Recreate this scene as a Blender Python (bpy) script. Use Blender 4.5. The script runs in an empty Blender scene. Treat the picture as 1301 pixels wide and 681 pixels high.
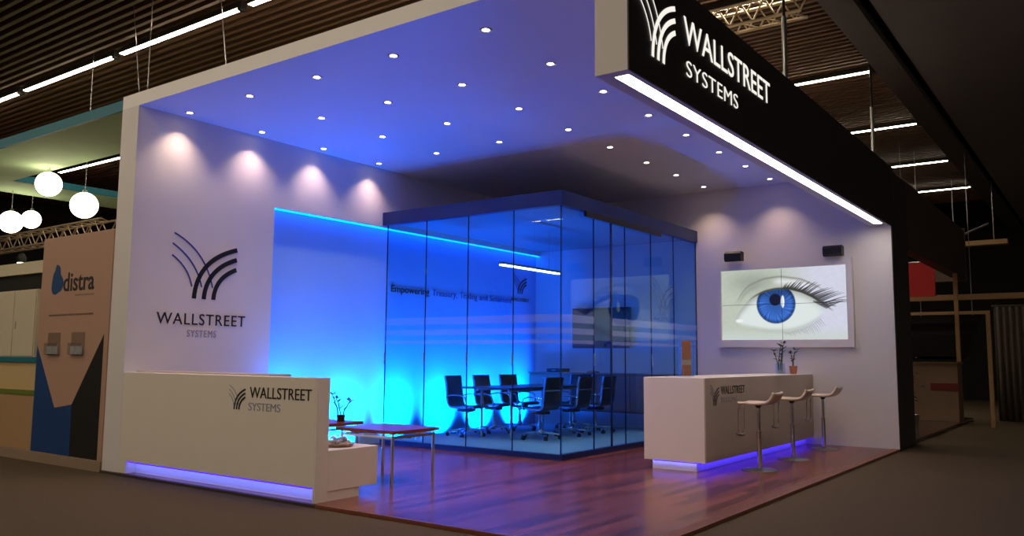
import bpy, bmesh, math, random
import numpy as np
from mathutils import Vector, Matrix
random.seed(7)
C = bpy.context.scene.collection
sc = bpy.context.scene

# ------------------------------------------------------------------ camera, world, exposure
F_PX, YAW, PITCH, ROLL, CAM_H = 1062.05, -0.159, 0.1069, 0.008, 1.36
a = math.pi/4 + YAW
fw = Vector((math.cos(a)*math.cos(PITCH), math.sin(a)*math.cos(PITCH), math.sin(PITCH)))
rt = Vector((math.sin(a), -math.cos(a), 0)); up = rt.cross(fw)
rt2 = rt*math.cos(ROLL) + up*math.sin(ROLL); up2 = up*math.cos(ROLL) - rt*math.sin(ROLL)
cam = bpy.data.cameras.new('camera'); cam.sensor_width = 36; cam.lens = F_PX/1301*36
cam.clip_start = 0.05; cam.clip_end = 200
co = bpy.data.objects.new('camera', cam); C.objects.link(co); sc.camera = co
m = Matrix.Identity(4)
for i, v in enumerate((rt2, up2, -fw)):
    for j in range(3): m[j][i] = v[j]
m.translation = Vector((0, 0, CAM_H)); co.matrix_world = m

w = bpy.data.worlds.new('hall_air'); sc.world = w; w.use_nodes = True
w.node_tree.nodes['Background'].inputs[0].default_value = (1.0, 0.82, 0.66, 1)
w.node_tree.nodes['Background'].inputs[1].default_value = 0.16
sc.view_settings.view_transform = 'Standard'; sc.view_settings.look = 'None'
sc.view_settings.exposure = 0.0; sc.view_settings.gamma = 1.0; sc.view_settings.use_curve_mapping = False
sc.cycles.use_denoising = True
sc.cycles.max_bounces = 10; sc.cycles.diffuse_bounces = 5; sc.cycles.glossy_bounces = 5
sc.cycles.transparent_max_bounces = 24; sc.cycles.sample_clamp_indirect = 4.0
sc.cycles.caustics_reflective = False; sc.cycles.caustics_refractive = False

# light levels (all tuning in one place)
HALL_LAMP = 35.0
DOWNLIGHT_W = 40.0
STRIP_E = 16.0
BLUE_UP_W = 240.0
BLUE_WASH_W = 1350.0
BLUE_TOP_E = 9.0
PLINTH_E = 2.6
GLOBE_E = 9.0
SCREEN_E = 1.0
BLUE = (0.0, 0.135, 1.0)

# ------------------------------------------------------------------ materials
MATS = {}
def lin(c): 
    return tuple(((x/255)/12.92 if x/255 <= 0.04045 else ((x/255+0.055)/1.055)**2.4) for x in c)
def mat(name, rgb, rough=0.6, metal=0.0, noise=0.0, scale=8.0, bump=0.0, spec=0.5, coat=0.0):
    """painted / moulded surface: base colour with slight procedural mottling and bump"""
    if name in MATS: return MATS[name]
    M = bpy.data.materials.new(name); M.use_nodes = True
    N = M.node_tree.nodes; L = M.node_tree.links; b = N['Principled BSDF']
    c = lin(rgb)
    b.inputs['Base Color'].default_value = (*c, 1); b.inputs['Roughness'].default_value = rough
    b.inputs['Metallic'].default_value = metal; b.inputs['Specular IOR Level'].default_value = spec
    if coat: b.inputs['Coat Weight'].default_value = coat
    tc = N.new('ShaderNodeTexCoord'); nz = N.new('ShaderNodeTexNoise'); nz.inputs['Scale'].default_value = scale
    nz.inputs['Detail'].default_value = 4
    L.new(tc.outputs['Object'], nz.inputs['Vector'])
    if noise:
        mx = N.new('ShaderNodeMix'); mx.data_type = 'RGBA'
        mx.inputs[6].default_value = (*[x*(1-noise) for x in c], 1); mx.inputs[7].default_value = (*[min(1, x*(1+noise)) for x in c], 1)
        L.new(nz.outputs['Fac'], mx.inputs[0]); L.new(mx.outputs[2], b.inputs['Base Color'])
    if bump:
        bp = N.new('ShaderNodeBump'); bp.inputs['Strength'].default_value = bump; bp.inputs['Distance'].default_value = 0.01
        L.new(nz.outputs['Fac'], bp.inputs['Height']); L.new(bp.outputs[0], b.inputs['Normal'])
    MATS[name] = M; return M
def emit(name, rgb, e, lincol=None):
    if name in MATS: return MATS[name]
    M = bpy.data.materials.new(name); M.use_nodes = True; N = M.node_tree.nodes; L = M.node_tree.links
    N.remove(N['Principled BSDF']); n = N.new('ShaderNodeEmission')
    n.inputs[0].default_value = (*(lincol or lin(rgb)), 1); n.inputs[1].default_value = e
    L.new(n.outputs[0], N['Material Output'].inputs[0]); MATS[name] = M; return M
def glass(name, tint, f0=0.045, rough=0.0, milk=0.0):
    """thin clear sheet: tinted transmission with mirror reflection growing at grazing angles"""
    if name in MATS: return MATS[name]
    M = bpy.data.materials.new(name); M.use_nodes = True; N = M.node_tree.nodes; L = M.node_tree.links
    N.remove(N['Principled BSDF'])
    tr = N.new('ShaderNodeBsdfTransparent'); tr.inputs[0].default_value = (*tint, 1)
    gl = N.new('ShaderNodeBsdfGlossy'); gl.inputs['Roughness'].default_value = rough; gl.inputs[0].default_value = (0.95, 0.97, 1, 1)
    lw = N.new('ShaderNodeLayerWeight'); lw.inputs[0].default_value = 0.5
    p = N.new('ShaderNodeMath'); p.operation = 'POWER'; p.inputs[1].default_value = 5
    q = N.new('ShaderNodeMath'); q.operation = 'MULTIPLY_ADD'; q.inputs[1].default_value = 1-f0; q.inputs[2].default_value = f0
    L.new(lw.outputs['Facing'], p.inputs[0]); L.new(p.outputs[0], q.inputs[0])
    mx = N.new('ShaderNodeMixShader'); L.new(q.outputs[0], mx.inputs[0]); L.new(tr.outputs[0], mx.inputs[1]); L.new(gl.outputs[0], mx.inputs[2])
    out = mx
    if milk:
        df = N.new('ShaderNodeBsdfDiffuse'); df.inputs[0].default_value = (0.85, 0.87, 0.9, 1)
        tl = N.new('ShaderNodeBsdfTranslucent'); tl.inputs[0].default_value = (0.85, 0.87, 0.9, 1)
        ad = N.new('ShaderNodeMixShader'); ad.inputs[0].default_value = 0.5
        L.new(df.outputs[0], ad.inputs[1]); L.new(tl.outputs[0], ad.inputs[2])
        m2 = N.new('ShaderNodeMixShader'); m2.inputs[0].default_value = milk
        L.new(mx.outputs[0], m2.inputs[1]); L.new(ad.outputs[0], m2.inputs[2]); out = m2
    L.new(out.outputs[0], N['Material Output'].inputs[0]); MATS[name] = M; return M
def planks(name, c1, c2, plank_w, plank_l, rough, axis_y=False, spec=0.5):
    """boards laid along X (or Y) with a different tone per board and grain along it"""
    M = bpy.data.materials.new(name); M.use_nodes = True; N = M.node_tree.nodes; L = M.node_tree.links; b = N['Principled BSDF']
    tc = N.new('ShaderNodeTexCoord'); mp = N.new('ShaderNodeMapping')
    if axis_y: mp.inputs['Rotation'].default_value = (0, 0, math.pi/2)
    br = N.new('ShaderNodeTexBrick'); br.offset = 0.37; br.inputs['Scale'].default_value = 1.0
    br.inputs['Brick Width'].default_value = plank_l; br.inputs['Row Height'].default_value = plank_w
    br.inputs['Mortar Size'].default_value = 0.0015; br.inputs['Bias'].default_value = 0.0
    br.inputs['Color1'].default_value = (*lin(c1), 1); br.inputs['Color2'].default_value = (*lin(c2), 1)
    br.inputs['Mortar'].default_value = (*[x*0.35 for x in lin(c1)], 1)
    m2 = N.new('ShaderNodeMapping'); m2.inputs['Scale'].default_value = (2, 45, 45)
    nz = N.new('ShaderNodeTexNoise'); nz.inputs['Scale'].default_value = 1.5; nz.inputs['Detail'].default_value = 5
    L.new(tc.outputs['Object'], mp.inputs[0]); L.new(mp.outputs[0], br.inputs['Vector'])
    L.new(mp.outputs[0], m2.inputs[0]); L.new(m2.outputs[0], nz.inputs['Vector'])
    mr = N.new('ShaderNodeMapRange'); mr.inputs[3].default_value = 0.6; mr.inputs[4].default_value = 1.4
    L.new(nz.outputs['Fac'], mr.inputs[0])
    mx = N.new('ShaderNodeMix'); mx.data_type = 'RGBA'; mx.blend_type = 'MULTIPLY'; mx.inputs[0].default_value = 1
    L.new(br.outputs['Color'], mx.inputs[6]); L.new(mr.outputs[0], mx.inputs[7]); L.new(mx.outputs[2], b.inputs['Base Color'])
    b.inputs['Roughness'].default_value = rough; b.inputs['Specular IOR Level'].default_value = spec
    bp = N.new('ShaderNodeBump'); bp.inputs['Strength'].default_value = 0.12; bp.inputs['Distance'].default_value = 0.002
    L.new(nz.outputs['Fac'], bp.inputs['Height']); L.new(bp.outputs[0], b.inputs['Normal'])
    MATS[name] = M; return M

white = mat('white_paint', (226, 221, 222), 0.55, noise=0.02, scale=3)
ceil_m = mat('ceiling_paint', (240, 236, 238), 0.42, noise=0.02, scale=2)
warm_white = mat('white_laminate', (232, 224, 214), 0.4, noise=0.02, scale=4)
taupe = mat('taupe_laminate', (186, 172, 160), 0.45, noise=0.04, scale=5)
black_panel = mat('black_panel', (38, 36, 34), 0.45, noise=0.1, scale=3)
navy = mat('navy_metal', (10, 36, 92), 0.4, metal=0.15, noise=0.08)
dark = mat('black_plastic', (16, 16, 18), 0.45, noise=0.1, scale=20)
mesh_black = mat('black_leather', (20, 20, 24), 0.5, noise=0.2, scale=60, bump=0.2)
chrome = mat('polished_chrome', (215, 218, 222), 0.12, metal=1.0, noise=0.03)
steel = mat('brushed_steel', (170, 170, 172), 0.28, metal=1.0, noise=0.08, scale=30)
carpet = mat('hall_carpet', (93, 80, 66), 0.95, noise=0.25, scale=60, bump=0.6, spec=0.1)
grey_carpet = mat('grey_carpet', (206, 202, 204), 0.95, noise=0.12, scale=90, bump=0.4, spec=0.1)
wood_floor = planks('walnut_boards', (142, 80, 60), (86, 46, 38), 0.11, 1.1, 0.24)
wood_trim = mat('redwood_trim', (120, 66, 46), 0.35, noise=0.25, scale=12)
wood_dark = planks('dark_walnut_veneer', (168, 118, 98), (146, 98, 82), 0.18, 2.2, 0.4, axis_y=True)
wood_top = mat('cherry_wood_top', (120, 56, 42), 0.22, noise=0.3, scale=9)
slat_m = mat('brown_slat', (86, 58, 36), 0.6, noise=0.25, scale=6)
void = mat('dark_void', (10, 9, 9), 0.9, noise=0.1)
soffit_m = mat('charcoal_soffit', (112, 107, 110), 0.7, noise=0.08, scale=1.5)
duct_m = mat('grey_duct', (70, 64, 64), 0.6, noise=0.1, scale=2)
lamp_e = emit('lamp_white', (255, 250, 235), HALL_LAMP, (1.0, 0.84, 0.62))
down_e = emit('downlight_lens', 0, 14.0, (1.0, 0.82, 0.66))
strip_e = emit('strip_diffuser', 0, STRIP_E, (1.0, 0.88, 0.74))
globe_e = emit('globe_glow', 0, GLOBE_E, (1.0, 0.82, 0.58))
pend_e = emit('pendant_diffuser', 0, 12.0, (1.0, 0.85, 0.62))
top_led = emit('blue_led_strip', 0, BLUE_TOP_E, BLUE)
plinth_led = emit('violet_led_strip', 0, PLINTH_E, (0.05, 0.006, 1.0))
sign_e = emit('lit_sign_letter', 0, 0.95, (1.0, 0.95, 0.86))
pane_m = glass('clear_glass', (0.64, 0.88, 0.99), f0=.022)
frost_m = glass('frosted_film', (0.95, 0.97, 0.98), milk=0.12, rough=0.2)
vase_m = glass('vase_glass', (0.88, 0.94, 0.98), f0=0.10)
ink = mat('black_vinyl', (14, 14, 18), 0.5, noise=0.05)
ink_blue = mat('blue_vinyl', (44, 62, 150), 0.5, noise=0.05)
ink_grey = mat('grey_vinyl', (150, 152, 176), 0.5, noise=0.05)
teal = mat('teal_paint', (8, 112, 132), 0.55, noise=0.05)
green_fab = mat('green_fabric', (160, 190, 150), 0.8, noise=0.12, scale=2)
leaf = mat('leaf_green', (46, 62, 34), 0.5, noise=0.3, scale=20)
stalk = mat('bamboo_stalk', (64, 84, 44), 0.45, noise=0.25, scale=30)

# ------------------------------------------------------------------ mesh building helpers
WL = {}
class MB:
    def __init__(s): s.bm = bmesh.new()
    def box(s, x0, x1, y0, y1, z0, z1, bev=0.0, rot=None, piv=None):
        b = bmesh.new()
        bmesh.ops.create_cube(b, size=1)
        for v in b.verts: v.co = Vector(((x0+x1)/2 + v.co.x*(x1-x0), (y0+y1)/2 + v.co.y*(y1-y0), (z0+z1)/2 + v.co.z*(z1-z0)))
        if bev: bmesh.ops.bevel(b, geom=b.edges[:], offset=bev, segments=2, affect='EDGES', profile=0.5)
        if rot is not None:
            pv = Vector(piv or (0, 0, 0))
            for v in b.verts: v.co = rot @ (v.co-pv) + pv
        s._add(b); return s
    def _add(s, b):
        mp = {v: s.bm.verts.new(v.co) for v in b.verts}
        for f in b.faces:
            try: n = s.bm.faces.new([mp[v] for v in f.verts]); n.smooth = f.smooth
            except ValueError: pass
        b.free()
    def tube(s, pts, r, seg=10, cap=True):
        pts = [Vector(p) for p in pts]; rr = r if isinstance(r, (list, tuple)) else [r]*len(pts)
        rings = []; nrm = None
        for i, p in enumerate(pts):
            t = (pts[min(i+1, len(pts)-1)] - pts[max(i-1, 0)]).normalized()
            if nrm is None:
                nrm = t.orthogonal().normalized()
            nrm = (nrm - t*nrm.dot(t)).normalized(); bn = t.cross(nrm)
            rings.append([s.bm.verts.new(p + (nrm*math.cos(2*math.pi*k/seg) + bn*math.sin(2*math.pi*k/seg))*rr[i]) for k in range(seg)])
        for A, B in zip(rings, rings[1:]):
            for k in range(seg):
                f = s.bm.faces.new((A[k], A[(k+1) % seg], B[(k+1) % seg], B[k])); f.smooth = True
        if cap: s.bm.faces.new(rings[0][::-1]); s.bm.faces.new(rings[-1])
        return s
    def lathe(s, prof, c=(0, 0, 0), seg=32, axis='z', capb=True, capt=True):
        c = Vector(c); rings = []
        for r, h in prof:
            ring = []
            for k in range(seg):
                t = 2*math.pi*k/seg; x, y = r*math.cos(t), r*math.sin(t)
                o = {'z': (x, y, h), 'x': (h, x, y), 'y': (y, h, x)}[axis]
                ring.append(s.bm.verts.new(c + Vector(o)))
            rings.append(ring)
        for A, B in zip(rings, rings[1:]):
            for k in range(seg):
                f = s.bm.faces.new((A[k], A[(k+1) % seg], B[(k+1) % seg], B[k])); f.smooth = True
        if capb: s.bm.faces.new(rings[0][::-1])
        if capt: s.bm.faces.new(rings[-1])
        return s
    def prism(s, poly, fn, d0, d1):
        """polygon in (u,v) raised between depths d0 and d1 of the frame fn(u,v,d)"""
        A = [s.bm.verts.new(fn(u, v, d0)) for u, v in poly]; B = [s.bm.verts.new(fn(u, v, d1)) for u, v in poly]
        n = len(poly)
        for k in range(n): s.bm.faces.new((A[k], A[(k+1) % n], B[(k+1) % n], B[k]))
        s.bm.faces.new(A[::-1]); s.bm.faces.new(B); return s
    def strip(s, profile, fn, e0, e1, th):
        """profile [(y,z)] swept sideways from e0 to e1 with thickness th: a bent sheet"""
        n = len(profile); P = [Vector((p[0], p[1])) for p in profile]; off = []
        for i in range(n):
            t = (P[min(i+1, n-1)] - P[max(i-1, 0)]).normalized(); off.append(P[i] + Vector((-t.y, t.x))*th)
        V = [[s.bm.verts.new(fn(e, q.x, q.y)) for q in Q] for e in (e0, e1) for Q in (P, off)]
        a0, b0, a1, b1 = V
        for i in range(n-1):
            for A, B in ((a0, a1), (b1, b0), (b0, a0), (a1, b1)):
                f = s.bm.faces.new((A[i], A[i+1], B[i+1], B[i])); f.smooth = True
        for i in (0, n-1): s.bm.faces.new((a0[i], a1[i], b1[i], b0[i]))
        return s
    def build(s, name, material, parent=None, props=None):
        bmesh.ops.recalc_face_normals(s.bm, faces=s.bm.faces[:])
        me = bpy.data.meshes.new(name)
        if parent is not None:
            o3 = WL.get(parent, Vector((0, 0, 0)))
            for v in s.bm.verts: v.co -= o3
        s.bm.to_mesh(me); s.bm.free(); me.materials.append(material)
        o = bpy.data.objects.new(name, me); C.objects.link(o)
        if parent is not None: o.parent = parent; WL[o] = WL.get(parent, Vector((0, 0, 0)))
        if any(p.use_smooth for p in me.polygons): 
            try: me.set_sharp_from_angle(angle=math.radians(40))
            except Exception: pass
        for k, v in (props or {}).items(): o[k] = v
        return o
def tag(o, label, cat, group=None, kind=None):
    o['label'] = label; o['category'] = cat
    if group: o['group'] = group
    if kind: o['kind'] = kind
    return o
def thing(name, label, cat, loc=(0, 0, 0), group=None):
    o = bpy.data.objects.new(name, None); C.objects.link(o); o.location = loc; o.empty_display_size = 0.1
    WL[o] = Vector(loc); return tag(o, label, cat, group)
def struct(mb, name, material, parent=None):
    o = mb.build(name, material, parent); o['kind'] = 'structure'; return o
def copy_tree(o, parent=None):
    c = o.copy(); C.objects.link(c)
    if parent is not None: c.parent = parent
    for ch in [x for x in list(C.objects) if x.parent == o]: copy_tree(ch, c)
    return c
def frame(o, r, u, n):
    o, r, u, n = Vector(o), Vector(r), Vector(u), Vector(n)
    return lambda a_, b_, d_: o + r*a_ + u*b_ + n*d_
FX = lambda x: frame((x, 0, 0), (0, -1, 0), (0, 0, 1), (-1, 0, 0))     # wall facing -X: u = -Y
FY = lambda y: frame((0, y, 0), (1, 0, 0), (0, 0, 1), (0, -1, 0))      # wall facing -Y: u = X
def text(body, fn, u0, u1, v0, v1, d0, d1, bold=0.0, lower=False, space=1.0):
    """lettering fitted to u0..u1 and to cap height v0..v1 on the frame fn"""
    cu = bpy.data.curves.new('t', 'FONT'); cu.body = body; cu.offset = bold; cu.extrude = 0.5; cu.resolution_u = 5; cu.space_character = space
    ob = bpy.data.objects.new('t', cu); C.objects.link(ob)
    dg = bpy.context.evaluated_depsgraph_get(); dg.update()
    me = bpy.data.meshes.new_from_object(ob.evaluated_get(dg))
    cap = 0.729 if not lower else 0.729
    xs = [v.co.x for v in me.vertices]; x0, x1 = min(xs), max(xs)
    B = bmesh.new(); B.from_mesh(me)
    for v in B.verts:
        v.co = fn(u0 + (v.co.x-x0)/(x1-x0)*(u1-u0), v0 + v.co.y/cap*(v1-v0), d0 + (v.co.z+0.5)*(d1-d0))
    bpy.data.objects.remove(ob); bpy.data.meshes.remove(me); bpy.data.curves.remove(cu)
    r = MB(); r._add(B); return r
def bez(p, n=18):
    out = []
    for i in range(n+1):
        t = i/n; out.append(((1-t)**2*p[0][0]+2*t*(1-t)*p[1][0]+t*t*p[2][0], (1-t)**2*p[0][1]+2*t*(1-t)*p[1][1]+t*t*p[2][1]))
    return out
def ribbon(mb, pts, wd, fn, d0, d1):
    n = len(pts); L_, R_ = [], []
    for i, p in enumerate(pts):
        q, r_ = pts[max(i-1, 0)], pts[min(i+1, n-1)]; tx, ty = r_[0]-q[0], r_[1]-q[1]; l = math.hypot(tx, ty) or 1
        L_.append((p[0]-ty/l*wd/2, p[1]+tx/l*wd/2)); R_.append((p[0]+ty/l*wd/2, p[1]-tx/l*wd/2))
    for k in range(n-1): mb.prism([L_[k], L_[k+1], R_[k+1], R_[k]], fn, d0, d1)
THICK = [[(.35, 0), (.37, .54), (1, .72)], [(.5, 0), (.52, .42), (1, .58)], [(.65, 0), (.66, .31), (1, .44)]]
THIN = [[(.02, .85), (.5, .66), (.63, .16)], [(0, .71), (.36, .52), (.46, .16)], [(0, .555), (.25, .41), (.31, .16)]]
def emblem(parent, fn, u0, u1, v0, v1, d0, d1, m_thick, m_thin, tw=.062, nw=.018):
    """fan of three thick arcs sweeping right and three thin arcs sweeping left"""
    g = lambda a_, b_, d_: fn(u0 + a_*(u1-u0), v0 + b_/.85*(v1-v0), d_)
    for c in THICK:
        b = MB(); ribbon(b, bez(c), tw, g, d0, d1); b.build('thick_arc', m_thick, parent)
    for c in THIN:
        b = MB(); ribbon(b, bez(c), nw, g, d0, d1); b.build('thin_arc', m_thin, parent)
def lamp_obj(name, kind, energy, color, parent, loc, direction=None, **kw):
    l = bpy.data.lights.new(name, kind); l.energy = energy; l.color = color
    for k, v in kw.items(): setattr(l, k, v)
    o = bpy.data.objects.new(name, l); C.objects.link(o); o.parent = parent
    o.location = Vector(loc) - WL.get(parent, Vector((0, 0, 0)))
    if direction is not None: o.rotation_euler = Vector(direction).to_track_quat('-Z', 'Y').to_euler()
    return o

# ------------------------------------------------------------------ main dimensions of the stand
X0, X1 = 5.24, 13.83          # open front plane, screen wall plane
Y1, YF = 9.29, 2.76           # logo wall plane, outer face of the fascia
ZC, ZT = 4.315, 4.475         # ceiling underside and top
ZP = 0.03                     # timber platform
BX, BZ = 7.266, 3.386         # blue niche: left edge, height
GX, GY = 9.35, 5.95           # glass room faces
GF = 0.10                     # glass room floor level

# ------------------------------------------------------------------ hall shell
struct(MB().box(-5.5, 34, -12, 28, -0.2, 0.0), 'floor', carpet)
b = MB()
x = 0.6
while x < 27.5:
    b.box(x, x+0.06, 2.85, 27, 6.05, 6.21); x += 0.155
struct(b, 'ceiling', slat_m)
struct(MB().box(-5.5, 34, 2.85, 28, 6.75, 6.85), 'ceiling_deck', void)
struct(MB().box(-5.5, 34, 2.46, 2.84, 5.86, 6.6), 'trim_1', duct_m)
struct(MB().box(-5.5, 34, 2.34, 2.46, 6.1, 6.6), 'trim_2', void)
struct(MB().box(-5.5, 34, -12, 2.34, 5.95, 6.15), 'ceiling_soffit', soffit_m)
struct(MB().box(33.6, 34, -12, 28, 0, 7), 'wall_back', void)
struct(MB().box(-5.5, 34, 27.6, 28, 0, 7), 'wall_far_left', void)

# ------------------------------------------------------------------ stand shell
struct(MB().box(X0, X1, YF+0.12, Y1+0.1, 0, ZP), 'floor_platform', wood_floor)
b = MB(); b.box(X0-0.035, X0, YF, 5.93, 0, ZP+0.004, 0.003); struct(b, 'trim_3', wood_trim)
struct(MB().box(X0-0.03, X0-.001, 5.93, Y1+.36, 0, ZP-.003, 0.003), 'trim_6', mat('dark_base', (62, 48, 40), .6, noise=.1))
b = MB(); b.box(X0, X1, YF, YF+0.12, 0, ZP+0.004, 0.003); struct(b, 'trim_4', wood_trim)
b = MB()
RD = 0.13
b.box(X0, BX, Y1, Y1+0.36, 0, ZC)
b.box(BX, X1+.02, Y1, Y1+0.36, BZ, ZC)
b.box(BX, X1+.02, Y1+RD, Y1+0.36, 0, BZ)
struct(b, 'wall_left', white)
struct(MB().box(BX+.002, X1-.002, Y1+RD-.006, Y1+RD, 0.0, BZ-.001), 'wall_niche', mat('painted_blue_glow', (150, 192, 242), .5, noise=.03, scale=3))  # blue LED glow put into the colour of the white niche wall
struct(MB().box(X1, X1+0.3, YF, Y1+0.36, 0, ZC), 'wall_right', white)
struct(MB().box(X1, X1+0.3, YF-0.012, YF, 0, 4.41), 'trim_5', black_panel)
struct(MB().box(X0, X1+0.3, 3.045, Y1+0.36, ZC, ZT), 'ceiling_stand', ceil_m)

# fascia beam with the lit sign
fas = thing('fascia_beam', 'black fascia beam with lit white lettering hanging over the open side of the stand', 'sign', (X0, YF, 3.44))
ZB, ZFT = 3.445, 4.412
b = MB(); b.box(X0, X1+0.3, YF, YF+0.012, ZB, ZFT); b.build('front_panel', black_panel, fas)
b = MB(); b.box(X0, X0+0.015, YF+0.012, 3.045, ZB, ZFT+.06)
b.box(X0+.015, X1+0.3, 3.03, 3.045, ZB, ZFT); b.box(X0+.015, X1+.3, YF+.012, 3.03, ZFT-.015, ZFT)
b.box(X0+.015, X1, YF+.012, 2.815, ZB, ZB+.02); b.box(X0+.015, X1, 2.935, 3.03, ZB, ZB+.02)
b.box(X0+.015, X0+.1, 2.815, 2.935, ZB, ZB+.02); b.box(X1-.3, X1, 2.815, 2.935, ZB, ZB+.02)
b.build('casing', white, fas, {'label': 'white casing'})
b = MB(); b.box(X0+.1, X1-.3, 2.815, 2.935, ZB+.003, ZB+.015); b.build('light_strip', strip_e, fas, {'label': 'glowing light strip along the underside'})
f = FY(YF)
text('WALLSTREET', f, 6.2, 8.30, 3.955, 4.195, 0.002, 0.006, bold=0.0).build('lettering', sign_e, fas)
text('SYSTEMS', f, 6.24, 7.39, 3.68, 3.825, 0.002, 0.006, bold=-.012, space=1.05).build('lettering', sign_e, fas)
emblem(fas, f, 5.40, 6.03, 3.655, 4.27, 0.002, 0.006, sign_e, sign_e, tw=.058, nw=.012)

# logo on the wall
f = FY(Y1)
lg = thing('wall_logo', 'black and blue fan emblem with lettering on the white wall above the reception counter', 'logo', (6.2, Y1, 1.58))
emblem(lg, f, 5.767, 6.69, 2.06, 2.85, 0.002, 0.008, ink, ink_blue)
text('WALLSTREET', f, 5.607, 6.857, 1.735, 1.88, 0.002, 0.008, space=1.12).build('lettering', ink, lg)
text('SYSTEMS', f, 6.02, 6.43, 1.585, 1.675, 0.002, 0.008, space=1.2).build('lettering', ink_grey, lg)
# slogan on the blue wall
f = FY(Y1+RD-.006)
sl = thing('wall_slogan', 'dark slogan lettering and small fan emblem on the blue lit wall inside the glass room', 'lettering', (9.7, Y1+RD, 2.4))
text('Empowering', f, 9.7, 10.62, 2.40, 2.515, 0.002, 0.008, bold=0.01).build('lettering', ink, sl)
for wd, ua, ub in (('Treasury,', 10.70, 11.36), ('Trading', 11.44, 11.93), ('and', 12.00, 12.24), ('Settlement', 12.31, 13.0)):
    text(wd, f, ua, ub, 2.40, 2.515, 0.002, 0.008, bold=-0.008).build('lettering', ink_blue, sl)
emblem(sl, f, 13.05, 13.5, 2.6, 2.96, 0.002, 0.008, ink, ink_blue)
text('WALLSTREET', f, 12.99, 13.6, 2.45, 2.52, 0.002, 0.008).build('lettering', ink, sl)

# blue niche lighting
nl = thing('led_strip', 'glowing blue light strip along the top edge of the blue wall', 'light', (BX, Y1, BZ))
b = MB(); b.box(BX+.02, X1-.01, Y1+.03, Y1+.075, BZ-.016, BZ-.001); b.build('diffuser', top_led, nl)
for i, x in enumerate((7.62, 8.72, 9.82, 10.92, 12.02, 13.12)):
    zf = ZP if x < GX else GF
    where = ['beside the reception counter', 'behind the coffee tables', 'just inside the glass room', 'behind the first far chair', 'behind the second far chair', 'near the corner with the screen wall'][i]
    u = thing('floor_uplight', 'blue floor uplight at the blue wall ' + where, 'light', (x, Y1-.21, zf), 'blue uplights along the niche')
    MB().lathe([(.05, zf), (.05, zf+.02), (.038, zf+.022)], (x, Y1-.21, 0), 20).build('housing', dark, u)
    MB().lathe([(.036, zf+.0225), (.036, zf+.025)], (x, Y1-.21, 0), 20).build('lens', top_led, u)
    lamp_obj('wall_beam', 'SPOT', BLUE_WASH_W, (0.0, .21, 1.0), u, (x, Y1-.21, zf+.05), (0, .8, .6), spot_size=math.radians(110), spot_blend=1.0, shadow_soft_size=0.04)
    lamp_obj('uplight_beam', 'SPOT', BLUE_UP_W, BLUE, u, (x, Y1-.21, zf+.05), (0, -.4, 1), spot_size=math.radians(150), spot_blend=1.0, shadow_soft_size=0.05)

# ceiling downlights
DX = [5.77, 6.84, 7.91, 9.02, 10.12, 11.25, 12.3, 13.41]; DY = [4.49, 5.64, 6.76, 7.9, 9.07]
ordn = ['first', 'second', 'third', 'fourth', 'fifth', 'sixth', 'seventh', 'eighth']
rim0 = MB().lathe([(.058, -.006), (.058, 0), (.036, 0), (.036, -.004), (.05, -.008)], (0, 0, 0), 24, capb=False, capt=False).build('trim_ring', white)
len0 = MB().lathe([(.036, -.003), (.036, -.001)], (0, 0, 0), 24).build('lens', down_e)
first = True
sp = bpy.data.lights.new('downlight_beam', 'SPOT'); sp.energy = DOWNLIGHT_W; sp.color = (1.0, .72, .5)
sp.spot_size = math.radians(104); sp.spot_blend = 1.0; sp.shadow_soft_size = 0.03
for i, x in enumerate(DX):
    for j, y in enumerate(DY):
        if x > GX and y > GY: continue
        row = ['nearest the fascia beam', 'second from the fascia beam', 'middle', 'second from the logo wall', 'nearest the logo wall'][j]
        d = thing('downlight', 'ceiling downlight, %s from the open front in the row %s' % (ordn[i], row), 'light', (x, y, ZC), 'ceiling downlights')
        for o0 in (rim0, len0):
            o = o0 if first else o0.copy()
            if not first: C.objects.link(o)
            o.parent = d
        first = False
        so = bpy.data.objects.new('downlight_beam', sp); C.objects.link(so); so.parent = d; so.location = (0, 0, -.02)

# ------------------------------------------------------------------ reception counter
CY = 5.98
rc = thing('reception_counter', 'white reception counter with violet glow under its front, left of the coffee tables', 'counter', (X0, CY, ZP))
b = MB(); b.box(X0, X0+.15, CY+.03, Y1-.001, 0.165, 1.16, .004); b.box(X0, X0+.15, CY, CY+.03, ZP, 1.16, .003); b.box(X0, X0+.15, Y1-.14, Y1-.001, ZP, .165)
b.build('front_panel', warm_white, rc)
b = MB(); b.box(X0+.12, X0+.16, CY+.03, Y1-.14, ZP, .165); b.build('plinth', white, rc)
b = MB(); b.box(X0+.012, X0+.03, CY+.05, Y1-.16, .152, .164); b.build('led_strip', plinth_led, rc, {'label': 'violet light strip'})
b = MB(); b.box(X0+.15, 6.03, CY, 8.6, .12, .49, .004); b.box(X0+.15, 5.8, CY+.01, 8.5, ZP, .12); b.build('low_desk', warm_white, rc)
b = MB(); b.box(X0+.15, X0+.42, 6.87, Y1-.002, 1.125, 1.175, .003); b.box(X0+.15, X0+.19, 6.9, Y1-.01, .49, 1.125); b.build('back_shelf', taupe, rc)
lamp_obj('plinth_wash', 'AREA', 3.0, (.16, .22, 1.0), rc, (X0+.03, (CY+Y1-.11)/2, .15), (1, 0, -.6), shape='RECTANGLE', size=3.1, size_y=.02)
f = FX(X0)
emblem(rc, f, -7.30, -7.04, .826, 1.062, .001, .005, ink, ink_grey)
text('WALLSTREET', f, -6.968, -6.06, .948, 1.06, .001, .005).build('lettering', ink, rc)
text('SYSTEMS', f, -6.98, -6.5, .825, .905, .001, .005, bold=-.005).build('lettering', ink_grey, rc)

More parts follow.
